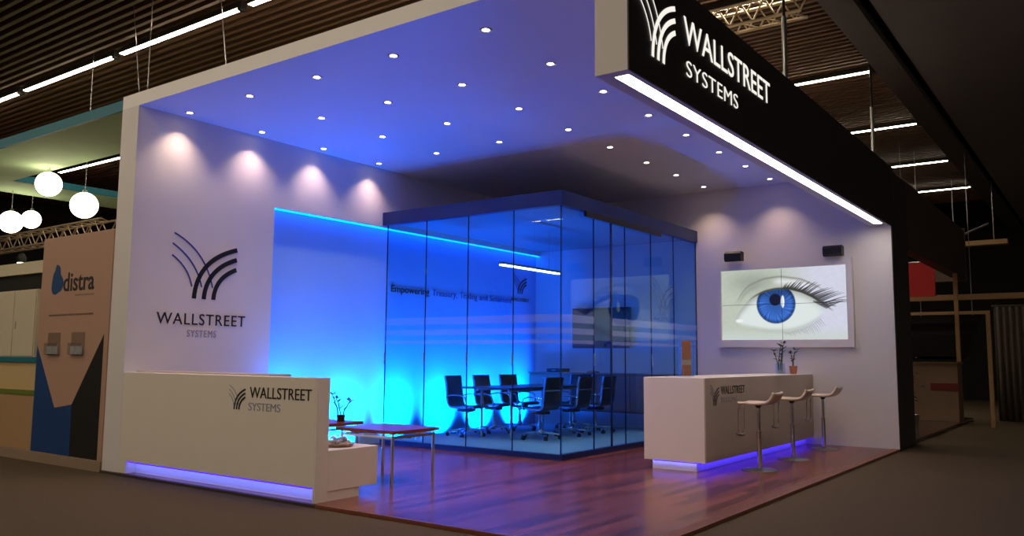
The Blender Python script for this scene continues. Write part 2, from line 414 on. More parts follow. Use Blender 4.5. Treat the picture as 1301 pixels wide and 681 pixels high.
# ------------------------------------------------------------------ bar counter
BX0, BX1, BY0, BY1 = 9.466, 13.825, 4.02, 4.815
bc = thing('bar_counter', 'long white bar counter with blue glow at its foot, in front of the screen wall', 'counter', (BX0, BY0, ZP))
b = MB(); b.box(BX0, BX0+.04, BY0, BY1, .136, 1.135, .003); b.box(BX0+.04, BX1, BY0+.02, BY1, 1.095, 1.135, .003); b.box(BX1-.04, BX1, BY0+.02, BY1, .136, 1.095)
b.build('carcass', warm_white, bc)
b = MB(); b.box(BX0+.04, BX1, BY0, BY0+.02, .136, 1.135, .002); b.build('front_panel', taupe, bc, {'label': 'taupe front panel'})
b = MB(); b.box(BX0+.04, BX1-.04, BY1-.04, BY1-.01, .136, 1.095); b.build('back_panel', wood_dark, bc, {'label': 'dark wood back'})
b = MB(); b.box(BX0+.03, BX1-.005, BY0+.12, BY1-.1, ZP, .136); b.build('plinth', white, bc)
b = MB(); b.box(BX0+.05, BX1-.01, BY0+.03, BY0+.05, .124, .135); b.build('led_strip', plinth_led, bc, {'label': 'blue light strip'})
b = MB(); b.box(BX0+.008, BX0+.018, BY0+.05, BY1-.12, .126, .135); b.build('led_strip', plinth_led, bc, {'label': 'blue light strip'})
lamp_obj('plinth_wash', 'AREA', 3.5, (.05, .03, 1.0), bc, ((BX0+BX1)/2, BY0+.06, .123), (0, 1, -.7), shape='RECTANGLE', size=4.2, size_y=.02)
w2 = lamp_obj('plinth_wash', 'AREA', .3, (.18, .22, 1.0), bc, (BX0+.012, (BY0+BY1)/2, .124), None, shape='RECTANGLE', size=.02, size_y=.62)
w2.rotation_euler = (0, -math.radians(50), 0)
f = FY(BY0)
emblem(bc, f, 9.65, 9.92, .80, 1.05, .001, .004, ink, ink_grey)
text('WALLSTREET', f, 9.98, 10.80, .93, 1.035, .001, .004).build('lettering', ink, bc)
text('SYSTEMS', f, 9.98, 10.5, .83, .90, .001, .004, bold=-.005).build('lettering', ink_grey, bc)

# ------------------------------------------------------------------ video wall with the eye picture
vw = thing('video_wall', 'video wall of four screens showing a close-up blue eye on the white wall', 'screen', (X1, 4.4, 1.56))
SYa, SYb, SZa, SZb = 5.50, 3.43, 1.688, 2.872
b = MB()
Ya, Yb, Za, Zb = 5.56, 3.335, 1.565, 2.985
b.box(X1-.09, X1, SYa, Ya, Za, Zb); b.box(X1-.09, X1, Yb, SYb, Za, Zb); b.box(X1-.09, X1, SYb, SYa, Za, SZa); b.box(X1-.09, X1, SYb, SYa, SZb, Zb)
b.build('frame', white, vw)
def sm(a_, b_, x): 
    t = np.clip((x-a_)/(b_-a_), 0, 1); return t*t*(3-2*t)
def eye_picture(U, V):
    """picture coordinates in units of the screen height, x right, y down"""
    x = 145 + U*603; y = 240 + (1-V)*337
    L3 = lambda c: np.array(c, float)/255
    n = 0.5+0.5*np.sin(x*.11+1.7*np.sin(y*.07))*np.sin(y*.13+1.3*np.sin(x*.05))
    col = L3((192, 200, 186))*(1-sm(380, 640, x))[..., None] + L3((212, 214, 232))*sm(380, 640, x)[..., None]
    col = col*(0.97+0.02*n)[..., None]
    col = col*(1-.16*np.exp(-((x-300)/110)**2-((y-300)/50)**2))[..., None]
    lo = sm(500, 580, y)[..., None]; col = col*(1-lo)+L3((200, 208, 204))*lo
    def mixc(col, c, m_): m_ = np.clip(m_, 0, 1)[..., None]; return col*(1-m_) + L3(c)*m_
    up_x = [190, 215, 245, 300, 360, 420, 480, 540, 590, 640, 690]; up_y = [490, 470, 425, 375, 347, 336, 338, 355, 380, 415, 452]
    lo_y = [490, 496, 508, 522, 532, 536, 534, 520, 498, 465, 452]
    gx_ = np.arange(100, 801.0); kr = np.hanning(61); kr /= kr.sum()
    def curve(xs, ys): return np.interp(x, gx_, np.convolve(np.pad(np.interp(gx_, xs, ys), 30, mode='edge'), kr, 'valid'))
    yu = curve(up_x, up_y); yl = curve(up_x, lo_y)
    ins = sm(-3, 6, y-yu)*sm(-8, 22, yl-y)*sm(195, 250, x)*(1-sm(600, 670, x))
    ball = L3((220, 228, 226))*(1-.22*np.exp(-((y-yu)/26)**2))[..., None]
    col = col*(1-ins[..., None])+ball*ins[..., None]
    r = np.hypot((x-417)/1.02, y-408); th = np.arctan2(y-408, x-417)
    streak = .5+.5*np.sin(th*38+3*np.sin(th*7)+r*.08)
    ir = sm(96, 88, r)*ins
    irc = L3((62, 112, 206))*(0.82+.3*streak*sm(20, 70, r))[..., None]
    irc = irc*(1-.45*sm(70, 94, r))[..., None]
    irc = irc*(1-.35*np.exp(-((y-350)/28)**2))[..., None]
    col = col*(1-ir[..., None])+irc*ir[..., None]
    col = mixc(col, (22, 26, 52), sm(31, 25, np.hypot(x-414, y-388))*ins)
    col = mixc(col, (240, 246, 255), sm(1.15, .8, np.hypot((x-450)/9, (y-398)/30))*ins)
    col = mixc(col, (236, 240, 240), sm(1.2, .7, np.hypot((x-235)/20, (y-485)/9)))
    # lid rim, crease, lashes
    col = mixc(col, (58, 58, 46), np.exp(-((y-yu+1)/4.5)**2)*sm(250, 360, x)*(1-sm(650, 690, x))*.9)
    col = mixc(col, (110, 108, 60), np.exp(-((y-yu+7)/6)**2)*sm(430, 500, x)*(1-sm(600, 650, x))*.8)
    cr = curve([215, 240, 280, 360, 440, 540, 620, 700], [410, 360, 318, 286, 279, 296, 335, 395])
    col = mixc(col, (132, 136, 124), np.exp(-((y-cr)/5)**2)*sm(205, 250, x)*(1-sm(560, 680, x))*.85)
    col = mixc(col, (150, 156, 146), np.exp(-((y-cr-20)/14)**2)*sm(215, 260, x)*(1-sm(300, 380, x))*.7)
    col = mixc(col, (232, 234, 240), np.exp(-((y-cr-22)/14)**2)*sm(390, 440, x)*(1-sm(560, 620, x))*.7)
    col = mixc(col, (178, 184, 180), np.exp(-((y-yl)/9)**2)*sm(250, 330, x)*(1-sm(600, 650, x))*.45)
    rnd = random.Random(3)
    def lash(x0, y0, x1, y1, wd, c, k):
        nonlocal col
        mxp, myp = (x0+x1)/2+(y1-y0)*.18, (y0+y1)/2-(x1-x0)*.1+6
        d = np.full(x.shape, 1e9)
        for i in range(44):
            t = i/43; px = (1-t)**2*x0+2*t*(1-t)*mxp+t*t*x1; py = (1-t)**2*y0+2*t*(1-t)*myp+t*t*y1
            w_ = wd*(1-.75*t); d = np.minimum(d, (np.hypot(x-px, y-py))/w_)
        col = mixc(col, c, sm(1.3, .6, d)*k)
    for i in range(30):
        bx = 455+i*6.6; by = float(np.interp(bx, up_x, up_y)); ln = 40+i*2.7+rnd.uniform(-10, 14); an = math.radians(66-i*1.9+rnd.uniform(-9, 9))
        lash(bx, by, bx+ln*math.cos(an), by-ln*math.sin(an)*.75, 3.8, (52, 52, 58), .8)
    for i in range(9):
        bx = 596+i*7; by = 402+i*4; lash(bx, by, bx+60+rnd.uniform(-10, 26), by+rnd.uniform(2, 26)-4*i, 3.4, (70, 70, 76), .7)
    for i in range(22):
        bx = 455+i*8; lash(bx, float(np.interp(bx, up_x, lo_y))+8, bx+10+i*.8, 552+rnd.uniform(-6, 10)-max(0, i-14)*5, 2.0, (120, 126, 118), .5)
    return np.clip(col, 0, 1)
scr_m = bpy.data.materials.new('screen_picture'); scr_m.use_nodes = True
N = scr_m.node_tree.nodes; Lk = scr_m.node_tree.links; N.remove(N['Principled BSDF'])
at_ = N.new('ShaderNodeVertexColor'); at_.layer_name = 'picture'; em = N.new('ShaderNodeEmission'); em.inputs[1].default_value = SCREEN_E
gls = N.new('ShaderNodeBsdfGlossy'); gls.inputs['Roughness'].default_value = .25; gls.inputs[0].default_value = (.02, .02, .02, 1)
ads = N.new('ShaderNodeAddShader'); Lk.new(at_.outputs[0], em.inputs[0]); Lk.new(em.outputs[0], ads.inputs[0]); Lk.new(gls.outputs[0], ads.inputs[1])
Lk.new(ads.outputs[0], N['Material Output'].inputs[0])
NX, NZ = 170, 96; g = .006
for c_ in range(2):
    for r_ in range(2):
        ya = SYa - (SYa-SYb)/2*c_ - g/2*(1 if c_ else 0); yb = SYa - (SYa-SYb)/2*(c_+1) + g/2*(0 if c_ else 1)
        za = SZa + (SZb-SZa)/2*r_ + g/2*r_; zb = SZa + (SZb-SZa)/2*(r_+1) - g/2*(1-r_)
        yy = np.linspace(ya, yb, NX); zz = np.linspace(za, zb, NZ); GY_, GZ_ = np.meshgrid(yy, zz)
        U = (SYa-GY_)/(SYa-SYb); V = (GZ_-SZa)/(SZb-SZa)
        rgb = eye_picture(U, V); rgb = np.where(rgb <= .04045, rgb/12.92, ((rgb+.055)/1.055)**2.4)
        loc = WL[vw]
        vs = np.stack([np.full(GY_.size, X1-.05-loc.x), GY_.ravel()-loc.y, GZ_.ravel()-loc.z], 1)
        idx = np.arange(NX*NZ).reshape(NZ, NX)
        fs = np.stack([idx[:-1, :-1].ravel(), idx[1:, :-1].ravel(), idx[1:, 1:].ravel(), idx[:-1, 1:].ravel()], 1)
        me = bpy.data.meshes.new('screen'); me.from_pydata(vs.tolist(), [], fs.tolist())
        ca = me.color_attributes.new('picture', 'FLOAT_COLOR', 'POINT')
        ca.data.foreach_set('color', np.concatenate([rgb.reshape(-1, 3), np.ones((NX*NZ, 1))], 1).astype(np.float32).ravel())
        me.materials.append(scr_m); o = bpy.data.objects.new('screen', me); C.objects.link(o); o.parent = vw
        MB().box(X1-.048, X1-.004, min(ya, yb)+.001, max(ya, yb)-.001, za+.001, zb-.001).build('screen_housing', dark, vw)

# loudspeakers over the video wall
for y, z, lb in ((5.225, 3.10, 'black wall speaker above the left end of the video wall'), (3.59, 3.085, 'black wall speaker above the right end of the video wall')):
    s_ = thing('wall_speaker', lb, 'speaker', (X1, y, z), 'speakers above the video wall')
    b = MB()
    poly = [(-.07, -.075), (.05, -.085), (.085, -.05), (.085, .05), (.05, .085), (-.07, .075)]
    g2 = lambda u, v, d, y=y, z=z: Vector((X1-.16-u, y+d, z+v))
    b.prism(poly, g2, -.145, .145); b.build('cabinet', dark, s_)
    MB().box(X1-.252, X1-.246, y-.12, y+.12, z-.045, z+.045, .002).build('grille', mesh_black, s_)
    MB().tube([(X1-.1, y, z), (X1-.005, y, z)], .02).lathe([(.045, -.012), (.045, 0)], (X1, y, z), 16, axis='x').build('bracket', dark, s_)

# ------------------------------------------------------------------ glass meeting room
gr = thing('glass_meeting_room', 'glass walled meeting room with navy frame in front of the blue wall', 'meeting room', (GX, GY, ZP))
b = MB(); b.box(GX, GX+.08, GY, Y1-.05, ZP, GF+.002); b.box(GX+.08, X1-.003, GY, GY+.08, ZP, GF+.002); b.build('base_frame', navy, gr)
b = MB(); b.box(GX+.08, X1-.003, GY+.08, Y1-.05, ZP, GF); b.build('raised_floor', grey_carpet, gr)
b = MB(); b.box(GX, GX+.1, GY, Y1-.003, 3.414, 3.616); b.box(GX+.1, X1-.003, GY, GY+.1, 3.414, 3.616); b.build('header', navy, gr)
b = MB(); b.box(GX+.1, X1-.003, GY+.1, Y1-.003, 3.47, 3.60); b.build('roof', mat('grey_roof_panel', (150, 150, 154), .6, noise=.03), gr)
b = MB(); b.box(9.95, 12.32, GY-.03, GY+.01, 3.335, 3.413); b.build('door_track', dark, gr)
bands = [(1.555, 1.605), (1.685, 1.765), (1.84, 1.945)]
def pane(x0, x1, y0, y1, frosted=True, name='glass_pane'):
    b = MB(); b.box(x0, x1, y0, y1, GF+.002, 3.414); p = b.build(name, pane_m, gr)
    ax = (x1-x0) > (y1-y0)
    if frosted:
        for z0, z1 in bands:
            if ax: MB().box(x0+.004, x1-.004, y0-.0025, y0-.0005, z0, z1).build('frosted_band', frost_m, p)
            else: MB().box(x0-.0025, x0-.0005, y0+.004, y1-.004, z0, z1).build('frosted_band', frost_m, p)
    return p
edge_m = mat('glass_edge', (16, 40, 84), 0.15, noise=0.05)
def joint(x, y, along_x, p, clip=True):
    """polished dark pane edge with a small chrome clip"""
    d = .004
    MB().box(x-d, x+d, y-.009, y+.009, GF+.003, 3.413).build('pane_edge', edge_m, p) if along_x else MB().box(x-.009, x+.009, y-d, y+d, GF+.003, 3.413).build('pane_edge', edge_m, p)
    if clip:
        MB().lathe([(.009, 1.24), (.012, 1.27), (.012, 1.40), (.009, 1.43)], (x-(.014 if not along_x else 0), y-(.014 if along_x else 0), 0), 12).build('clip', chrome, p)
YS = [9.2, 8.389, 7.578, 6.765, GY+.006]
for ya, yb in zip(YS, YS[1:]):
    p = pane(GX+.03, GX+.042, yb+.004, ya-.004); joint(GX+.036, ya, False, p)
joint(GX+.03, GY+.03, False, p, False)
XS = [GX+.05, 10.25, 10.77, 11.18, 12.05, 12.89, X1-.02]
for k, (xa, xb) in enumerate(zip(XS, XS[1:])):
    dr = k == 1
    p = pane(xa+.004, xb-.004, GY+.03, GY+.042, frosted=not dr, name='glass_door' if dr else 'glass_pane')
    joint(xb if k < 5 else xb, GY+.036, True, p, k in (0, 3))
    if dr:
        b = MB(); b.box(xb-.03, xb-.006, GY+.026, GY+.046, GF+.003, 3.4); b.build('stile', edge_m, p)
    if k == 4:
        fe = FY(GY+.03)
        etch = glass('etched_film', (.30, .42, .62), milk=.12, rough=.2)
        emblem(p, fe, 12.1, 12.86, 2.05, 2.66, .001, .003, etch, etch, tw=.03, nw=.02)
        text('WALLSTREET', fe, 12.12, 12.84, 1.97, 2.03, .001, .003).build('lettering', etch, p)

# conference furniture
TZ = 0.90
ct = thing('conference_table', 'long meeting table with thin dark top standing between the office chairs', 'table', (11.6, 8.0, GF))
MB().box(10.35, 12.62, 7.52, 8.46, TZ-.03, TZ, .006).build('table_top', mat('dark_grey_top', (70, 66, 74), .25, noise=.05), ct)
b = MB(); b.box(10.55, 12.5, 7.66, 7.70, TZ-.07, TZ-.03); b.box(10.55, 12.5, 8.28, 8.32, TZ-.07, TZ-.03); b.build('under_frame', steel, ct)
for x in (10.65, 12.4):
    for y, s2 in ((7.7, 1), (8.28, -1)):
        MB().tube([(x, y, TZ-.05), (x, y+.0*s2, GF+.012)], .022, 12).lathe([(.035, GF), (.035, GF+.012)], (x, y, 0), 14).build('leg', chrome, ct)

def make_chair():
    r = thing('office_chair', 'x', 'chair', (0, 0, 0), 'meeting chairs around the table')
    b = MB()
    for k in range(5):
        t = math.radians(90+72*k); R = Matrix.Rotation(t, 3, 'Z')
        pr_ = [(.02, .10, .028), (.18, .095, .02), (.31, .075, .014)]
        rows = []
        for d_, z_, hw in pr_:
            rows.append([b.bm.verts.new(R @ Vector((d_, s1*hw, z_+s2))) for s1, s2 in ((-1, -.012), (1, -.012), (1, .014), (-1, .014))])
        for A, B in zip(rows, rows[1:]):
            for q in range(4): b.bm.faces.new((A[q], A[(q+1) % 4], B[(q+1) % 4], B[q]))
        b.bm.faces.new(rows[0]); b.bm.faces.new(rows[-1])
    b.lathe([(.045, .075), (.045, .13), (.03, .15)], (0, 0, 0), 18); b.build('star_base', chrome, r)
    for k in range(5):
        t = math.radians(90+72*k); R = Matrix.Rotation(t, 3, 'Z'); c = R @ Vector((.31, 0, 0)); ax = R @ Vector((0, 1, 0))
        b = MB()
        for s1 in (-1, 1):
            p0 = Vector((c.x, c.y, .03)) + ax*s1*.008; p1 = p0 + ax*s1*.018
            b.tube([p0, p1], .029, 14)
        b.tube([Vector((c.x, c.y, .03)), Vector((c.x, c.y, .075))], .008, 8); b.build('caster', dark, r)
    MB().lathe([(.026, .14), (.026, .28), (.017, .285), (.017, .40)], (0, 0, 0), 16).build('gas_column', chrome, r)
    MB().box(-.10, .10, -.13, .11, .385, .43, .012).box(-.2, .2, -.02, .02, .405, .425, .005).build('mechanism', dark, r)
    prof_s = [(.245, .445), (.235, .462), (.19, .47), (.10, .462), (.0, .45), (-.10, .445), (-.17, .45)]
    prof_b = [(-.17, .45), (-.215, .475), (-.24, .52), (-.255, .60), (-.262, .70), (-.275, .82), (-.295, .93), (-.305, .955)]
    def rib(pf, amp=.004, n=5):
        out = []
        for (y0, z0), (y1, z1) in zip(pf, pf[1:]):
            for q in range(n): 
                t = q/n; out.append((y0+(y1-y0)*t, z0+(z1-z0)*t))
        out.append(pf[-1]); return out
    fn = lambda e, y, z: Vector((e, y, z))
    b = MB(); b.strip(rib(prof_s), fn, -.215, .215, -.022)
    for i in range(6): b.box(-.21, .21, .2-.068*i, .203-.068*i, .462, .4735)
    b.build('seat', mesh_black, r)
    b = MB(); b.strip(rib(prof_b), fn, -.215, .215, -.022)
    b.build('backrest', mesh_black, r)
    full = prof_s + prof_b[1:]
    for s1 in (-1, 1):
        b = MB(); b.strip(rib(full, n=3), fn, s1*.215, s1*.235, -.03); b.build('side_rail', chrome, r)
        arm = [(s1*.24, .14, .45), (s1*.262, .15, .53), (s1*.268, .12, .625), (s1*.268, .02, .655), (s1*.268, -.12, .655), (s1*.255, -.22, .64), (s1*.24, -.25, .62)]
        MB().tube(arm, .011, 8).build('armrest', chrome, r)
    b = MB(); b.tube([(-.225, -.03, .435), (0, -.03, .42), (.225, -.03, .435)], .012, 8).build('cross_bar', chrome, r)
    b = MB(); b.box(-.22, .22, -.285, -.262, .745, .765, .004).build('back_spreader', chrome, r)
    return r
proto = make_chair(); used = False
for x, y, rz, lb in ((10.70, 8.62, math.pi+.12, 'black office chair on the far side of the meeting table, nearest the coffee tables'),
                     (11.43, 8.62, math.pi+.05, 'black office chair in the middle on the far side of the meeting table'),
                     (12.18, 8.62, math.pi-.05, 'black office chair on the far side of the meeting table, nearest the corner'),
                     (11.0, 7.40, -.06, 'black office chair with its back to the glass, left of the near row'),
                     (11.85, 7.36, .05, 'black office chair with its back to the glass, middle of the near row'),
                     (12.65, 7.36, .02, 'black office chair with its back to the glass, nearest the wall screen'),
                     (12.98, 8.0, math.pi/2, 'black office chair at the head of the meeting table by the sideboard')):
    o = proto if not used else copy_tree(proto); used = True
    o.location = (x, y, GF); o.rotation_euler = (0, 0, rz); o['label'] = lb

# sideboard and what is on it
sb = thing('sideboard', 'wall hung dark wood sideboard behind the meeting chairs', 'cabinet', (13.5, 7.7, .38))
MB().box(13.32, X1-.002, 6.3, 9.2, .40, 1.07, .004).build('carcass', wood_dark, sb)
MB().box(13.30, X1-.002, 6.28, 9.22, 1.07, 1.095, .003).build('top', wood_dark, sb)
for k in range(4):
    y0 = 6.32+.72*k; d_ = MB().box(13.302, 13.319, y0+.004, y0+.712, .43, 1.055, .002).build('door', wood_dark, sb)
    MB().box(13.288, 13.3, y0+.30, y0+.42, .98, .992, .002).build('handle', steel, d_)
k = thing('equipment_case', 'black equipment case on the sideboard beside the corner of the blue wall', 'case', (13.55, 8.7, 1.095))
MB().box(13.4, 13.7, 8.53, 8.87, 1.095, 1.165, .008).build('body', dark, k); MB().box(13.39, 13.399, 8.66, 8.74, 1.12, 1.14, .001).build('handle', steel, k)
k = thing('conference_phone', 'low black conference phone on the sideboard behind the near chairs', 'phone', (13.5, 7.9, 1.095))
MB().lathe([(.13, 1.095), (.12, 1.115), (.05, 1.135)], (13.5, 7.9, 0), 24).build('body', dark, k); MB().box(13.45, 13.55, 7.87, 7.93, 1.13, 1.14, .003).build('keypad', steel, k)

# television
tv = thing('television', 'dark flat television on the wall behind the glass', 'screen', (X1, 7.88, 1.55))
MB().box(X1-.09, X1-.03, 7.26, 8.50, 1.55, 2.31, .006).build('casing', dark, tv)
MB().box(X1-.093, X1-.0905, 7.28, 8.48, 1.585, 2.29).build('screen', mat('dark_screen', (10, 14, 30), .12, noise=.02), tv)
MB().box(X1-.03, X1-.002, 7.7, 8.1, 1.75, 2.1).build('wall_mount', dark, tv)

# pendant over the table
pl = thing('pendant_light', 'slim linear pendant light glowing above the meeting table', 'light', (11.1, 7.6, 2.76))
MB().box(10.2, 11.85, 7.565, 7.635, 2.785, 2.82, .004).build('housing', steel, pl)
MB().box(10.21, 11.84, 7.57, 7.63, 2.765, 2.784).build('diffuser', pend_e, pl)
for x in (10.5, 11.55): MB().tube([(x, 7.6, 2.82), (x, 7.6, 3.47)], .003, 6).build('cable', steel, pl)

# ------------------------------------------------------------------ bar stools
def make_stool():
    r = thing('bar_stool', 'x', 'stool', (0, 0, 0), 'stools at the bar')
    MB().lathe([(.215, 0), (.215, .006), (.19, .014), (.05, .022), (.032, .03)], (0, 0, 0), 40).build('base', steel, r)
    MB().lathe([(.029, .025), (.029, .46), (.031, .47), (.02, .475), (.02, .79)], (0, 0, 0), 20).build('column', chrome, r)
    MB().lathe([(.022, .745), (.05, .79), (.06, .803)], (0, 0, 0), 20).build('seat_mount', dark, r)
    # seat: low saddle, front (+y) towards the bar, rolled-up back rest at -y
    pf = [(.20, .80), (.19, .812), (.10, .812), (0, .808), (-.08, .81), (-.14, .818), (-.18, .838), (-.21, .875), (-.228, .91), (-.235, .935)]
    b = MB(); n = 14; rows = []
    for (y, z) in pf:
        hw = .205 if y > -.1 else .205-.02*(-.1-y)/.15
        row = []
        for q in range(n+1):
            t = -1+2*q/n; row.append(b.bm.verts.new((hw*t, y*(1-.03*t*t), z+.012*abs(t)**3)))
        rows.append(row)
    for A, B in zip(rows, rows[1:]):
        for q in range(n): fc = b.bm.faces.new((A[q], A[q+1], B[q+1], B[q])); fc.smooth = True
    o = b.build('seat', mat('pale_seat_shell', (216, 198, 180), .35, noise=.04), r)
    md = o.modifiers.new('thickness', 'SOLIDIFY'); md.thickness = .03; md.offset = -1
    # foot rest: two thin rods from the seat front, with a bar
    for s1 in (-1, 1): MB().tube([(s1*.11, .15, .79), (s1*.11, .2, .775), (s1*.11, .215, .70), (s1*.11, .215, .45), (s1*.11, .235, .425)], .008, 8).build('foot_rest_rod', chrome, r)
    MB().tube([(-.125, .23, .43), (-.06, .205, .415), (.06, .205, .415), (.125, .23, .43)], .017, 10).build('foot_rest', steel, r)
    return r
proto = make_stool(); used = False
for x, y, lb in ((10.12, 3.60, 'pale bar stool on a chrome column, nearest the lettered end of the bar'), (11.52, 3.635, 'pale bar stool on a chrome column, between the other two at the bar'), (13.08, 3.66, 'pale bar stool on a chrome column, closest to the screen wall')):
    o = proto if not used else copy_tree(proto); used = True
    o.location = (x, y, ZP); o.rotation_euler = (0, 0, math.radians(2)); o['label'] = lb

# things on the bar
vx, vy, vz = 10.05, 4.5, 1.135
v1 = thing('glass_vase', 'tall glass cylinder vase around an orange card on the end of the bar', 'vase', (vx, vy, vz))
b = MB().lathe([(.105, vz), (.105, vz+.44), (.098, vz+.44), (.098, vz+.012), (.02, vz+.011)], (vx, vy, 0), 40, capb=True, capt=True); b.build('cylinder', vase_m, v1)
v2 = thing('orange_card', 'orange and brown card standing inside the tall glass vase on the bar', 'card', (vx, vy, vz+.012))
R = Matrix.Rotation(math.radians(-56), 3, 'Z')
orange = mat('orange_print', (196, 104, 50), .5, noise=.12, scale=12)
MB().box(vx-.058, vx+.058, vy-.004, vy+.004, vz+.013, vz+.46, 0, R, (vx, vy, 0)).build('card', orange, v2)
for d_ in (-.0055,): MB().box(vx-.058, vx+.058, vy-.0055, vy-.0042, vz+.15, vz+.215, 0, R, (vx, vy, 0)).build('pale_stripe', mat('pale_print', (206, 170, 150), .5), v2)

def sprigs(parent, x, y, z, stems, m_, ml, hh):
    for sx, sy, h_, lean in stems:
        pts = [(x+sx, y+sy, z)]
        for q in range(1, 6): pts.append((x+sx+lean[0]*(q/5)**2+.008*math.sin(q*2.1+sx*90), y+sy+lean[1]*(q/5)**2, z+h_*q/5))
        MB().tube(pts, [.008]*4+[.006, .004], 8).build('stem', m_, parent)
        b = MB()
        for q in range(7):
            p = Vector(pts[2+q % 4]) if q < 4 else Vector(pts[5]); an = q*2.2+sx*40; ln = hh*random.uniform(.8, 1.2)
            d_ = Vector((math.cos(an), math.sin(an), .35 if q % 2 else .8)).normalized(); sd = d_.cross(Vector((0, 0, 1))).normalized()*ln*.26
            tip = p+d_*ln; md_ = p+d_*ln*.5
            A = [b.bm.verts.new(v) for v in (p, md_+sd+Vector((0, 0, .004)), tip, md_-sd+Vector((0, 0, .004)), md_+Vector((0, 0, -.004)))]
            for t3 in ((0, 1, 3), (1, 2, 3), (0, 4, 1), (1, 4, 2), (2, 4, 3), (3, 4, 0)): b.bm.faces.new([A[i] for i in t3])
        b.build('leaves', ml, parent)
px_, py_ = 13.42, 4.40
v3 = thing('bamboo_vase', 'small glass vase of lucky bamboo stems on the bar in front of the video wall', 'plant', (px_, py_, vz))
MB().lathe([(.075, vz), (.075, vz+.17), (.069, vz+.17), (.069, vz+.012), (.02, vz+.011)], (px_, py_, 0), 28).build('vase', vase_m, v3)
b = MB()
for q in range(60):
    t = random.uniform(0, 6.28); rr = .056*math.sqrt(random.random()); zz_ = vz+.022+.012*(q//15)
    bmesh.ops.create_icosphere(b.bm, subdivisions=1, radius=.0115, matrix=Matrix.Translation((px_+rr*math.cos(t), py_+rr*math.sin(t), zz_)))
o = b.build('pebbles', mat('pale_pebble', (214, 210, 206), .6, noise=.2, scale=30), v3); o['kind'] = 'stuff'
sprigs(v3, px_, py_, vz+.02, [(-.03, .02, .34, (-.07, .05)), (.01, -.02, .40, (.03, -.02)), (.03, .01, .46, (.04, -.05)), (0, .03, .42, (-.03, -.05))], stalk, leaf, .095)
k = thing('terracotta_pot', 'small terracotta pot beside the bamboo vase on the bar', 'pot', (13.5, 4.22, vz))
MB().lathe([(.045, vz), (.062, vz+.11), (.066, vz+.13), (.055, vz+.13), (.05, vz+.10)], (13.5, 4.22, 0), 24).build('pot', mat('terracotta', (176, 110, 84), .7, noise=.15, scale=14), k)
sprigs(k, 13.5, 4.22, vz+.1, [(0, 0, .28, (.02, -.03)), (.02, .01, .22, (-.02, .02))], stalk, leaf, .08)

# ------------------------------------------------------------------ coffee tables
def coffee(name_label, x0, x1, y0, y1, top):
    t = thing('coffee_table', name_label, 'table', ((x0+x1)/2, (y0+y1)/2, ZP), 'cherry topped coffee tables')
    MB().box(x0, x1, y0, y1, top-.035, top, .004).build('table_top', wood_top, t)
    b = MB(); i_ = .05
    for y in (y0+i_, y1-i_): b.box(x0+i_, x1-i_, y-.012, y+.012, top-.085, top-.06)
    for x in (x0+i_, x1-i_): b.box(x-.012, x+.012, y0+i_, y1-i_, top-.085, top-.06)
    for y in (y0+i_, y1-i_):
        for x in (x0+i_, x1-i_): b.box(x-.008, x+.008, y-.008, y+.008, top-.06, top-.035)
    b.build('rail', chrome, t)
    for x in (x0+i_, x1-i_):
        for y in (y0+i_, y1-i_): MB().tube([(x, y, ZP+.001), (x, y, top-.06)], .017, 14).build('leg', chrome, t)
    return t
coffee('cherry topped coffee table with chrome legs in front of the glass room', 6.29, 7.02, 6.03, 6.88, .605)
coffee('cherry topped side table carrying the potted twigs, behind the reception counter', 6.15, 6.82, 7.0, 7.85, .63)
pp = thing('potted_twigs', 'dark potted twigs on the side table behind the reception counter', 'plant', (6.66, 7.2, .63))
MB().lathe([(.04, .63), (.05, .70), (.045, .70), (.04, .68)], (6.66, 7.2, 0), 20).build('pot', dark, pp)
sprigs(pp, 6.66, 7.2, .68, [(-.02, .03, .24, (-.03, .07)), (.01, -.03, .17, (.03, -.07)), (.0, .01, .2, (-.02, .05))], mat('dark_twig', (40, 34, 40), .6), mat('dark_leaf', (34, 40, 52), .5, noise=.2), .075)
bk = thing('sweets_tray', 'low tray heaped with pale wrapped sweets on the end of the low desk', 'tray', (5.72, 6.2, .49))
MB().lathe([(.12, .491), (.15, .52), (.145, .52), (.115, .497)], (5.72, 6.2, 0), 28).build('tray', mat('woven_tray', (150, 120, 100), .7, noise=.3, scale=40, bump=.4), bk)
b = MB()
for q in range(190):
    t = random.uniform(0, 6.28); rr = .125*math.sqrt(random.random()); h_ = .505+.11*(1-(rr/.13)**2)*random.random()
    Mx = Matrix.Translation((5.72+rr*math.cos(t), 6.2+rr*math.sin(t), h_)) @ Matrix.Rotation(random.uniform(0, 3), 4, 'Z') @ Matrix.Rotation(random.uniform(-.6, .6), 4, 'X') @ Matrix.Diagonal((.022, .011, .009, 1))
    bmesh.ops.create_icosphere(b.bm, subdivisions=1, radius=1, matrix=Mx)
o = b.build('sweets', mat('sweet_wrapper', (206, 190, 176), .4, noise=.3, scale=25), bk); o['kind'] = 'stuff'

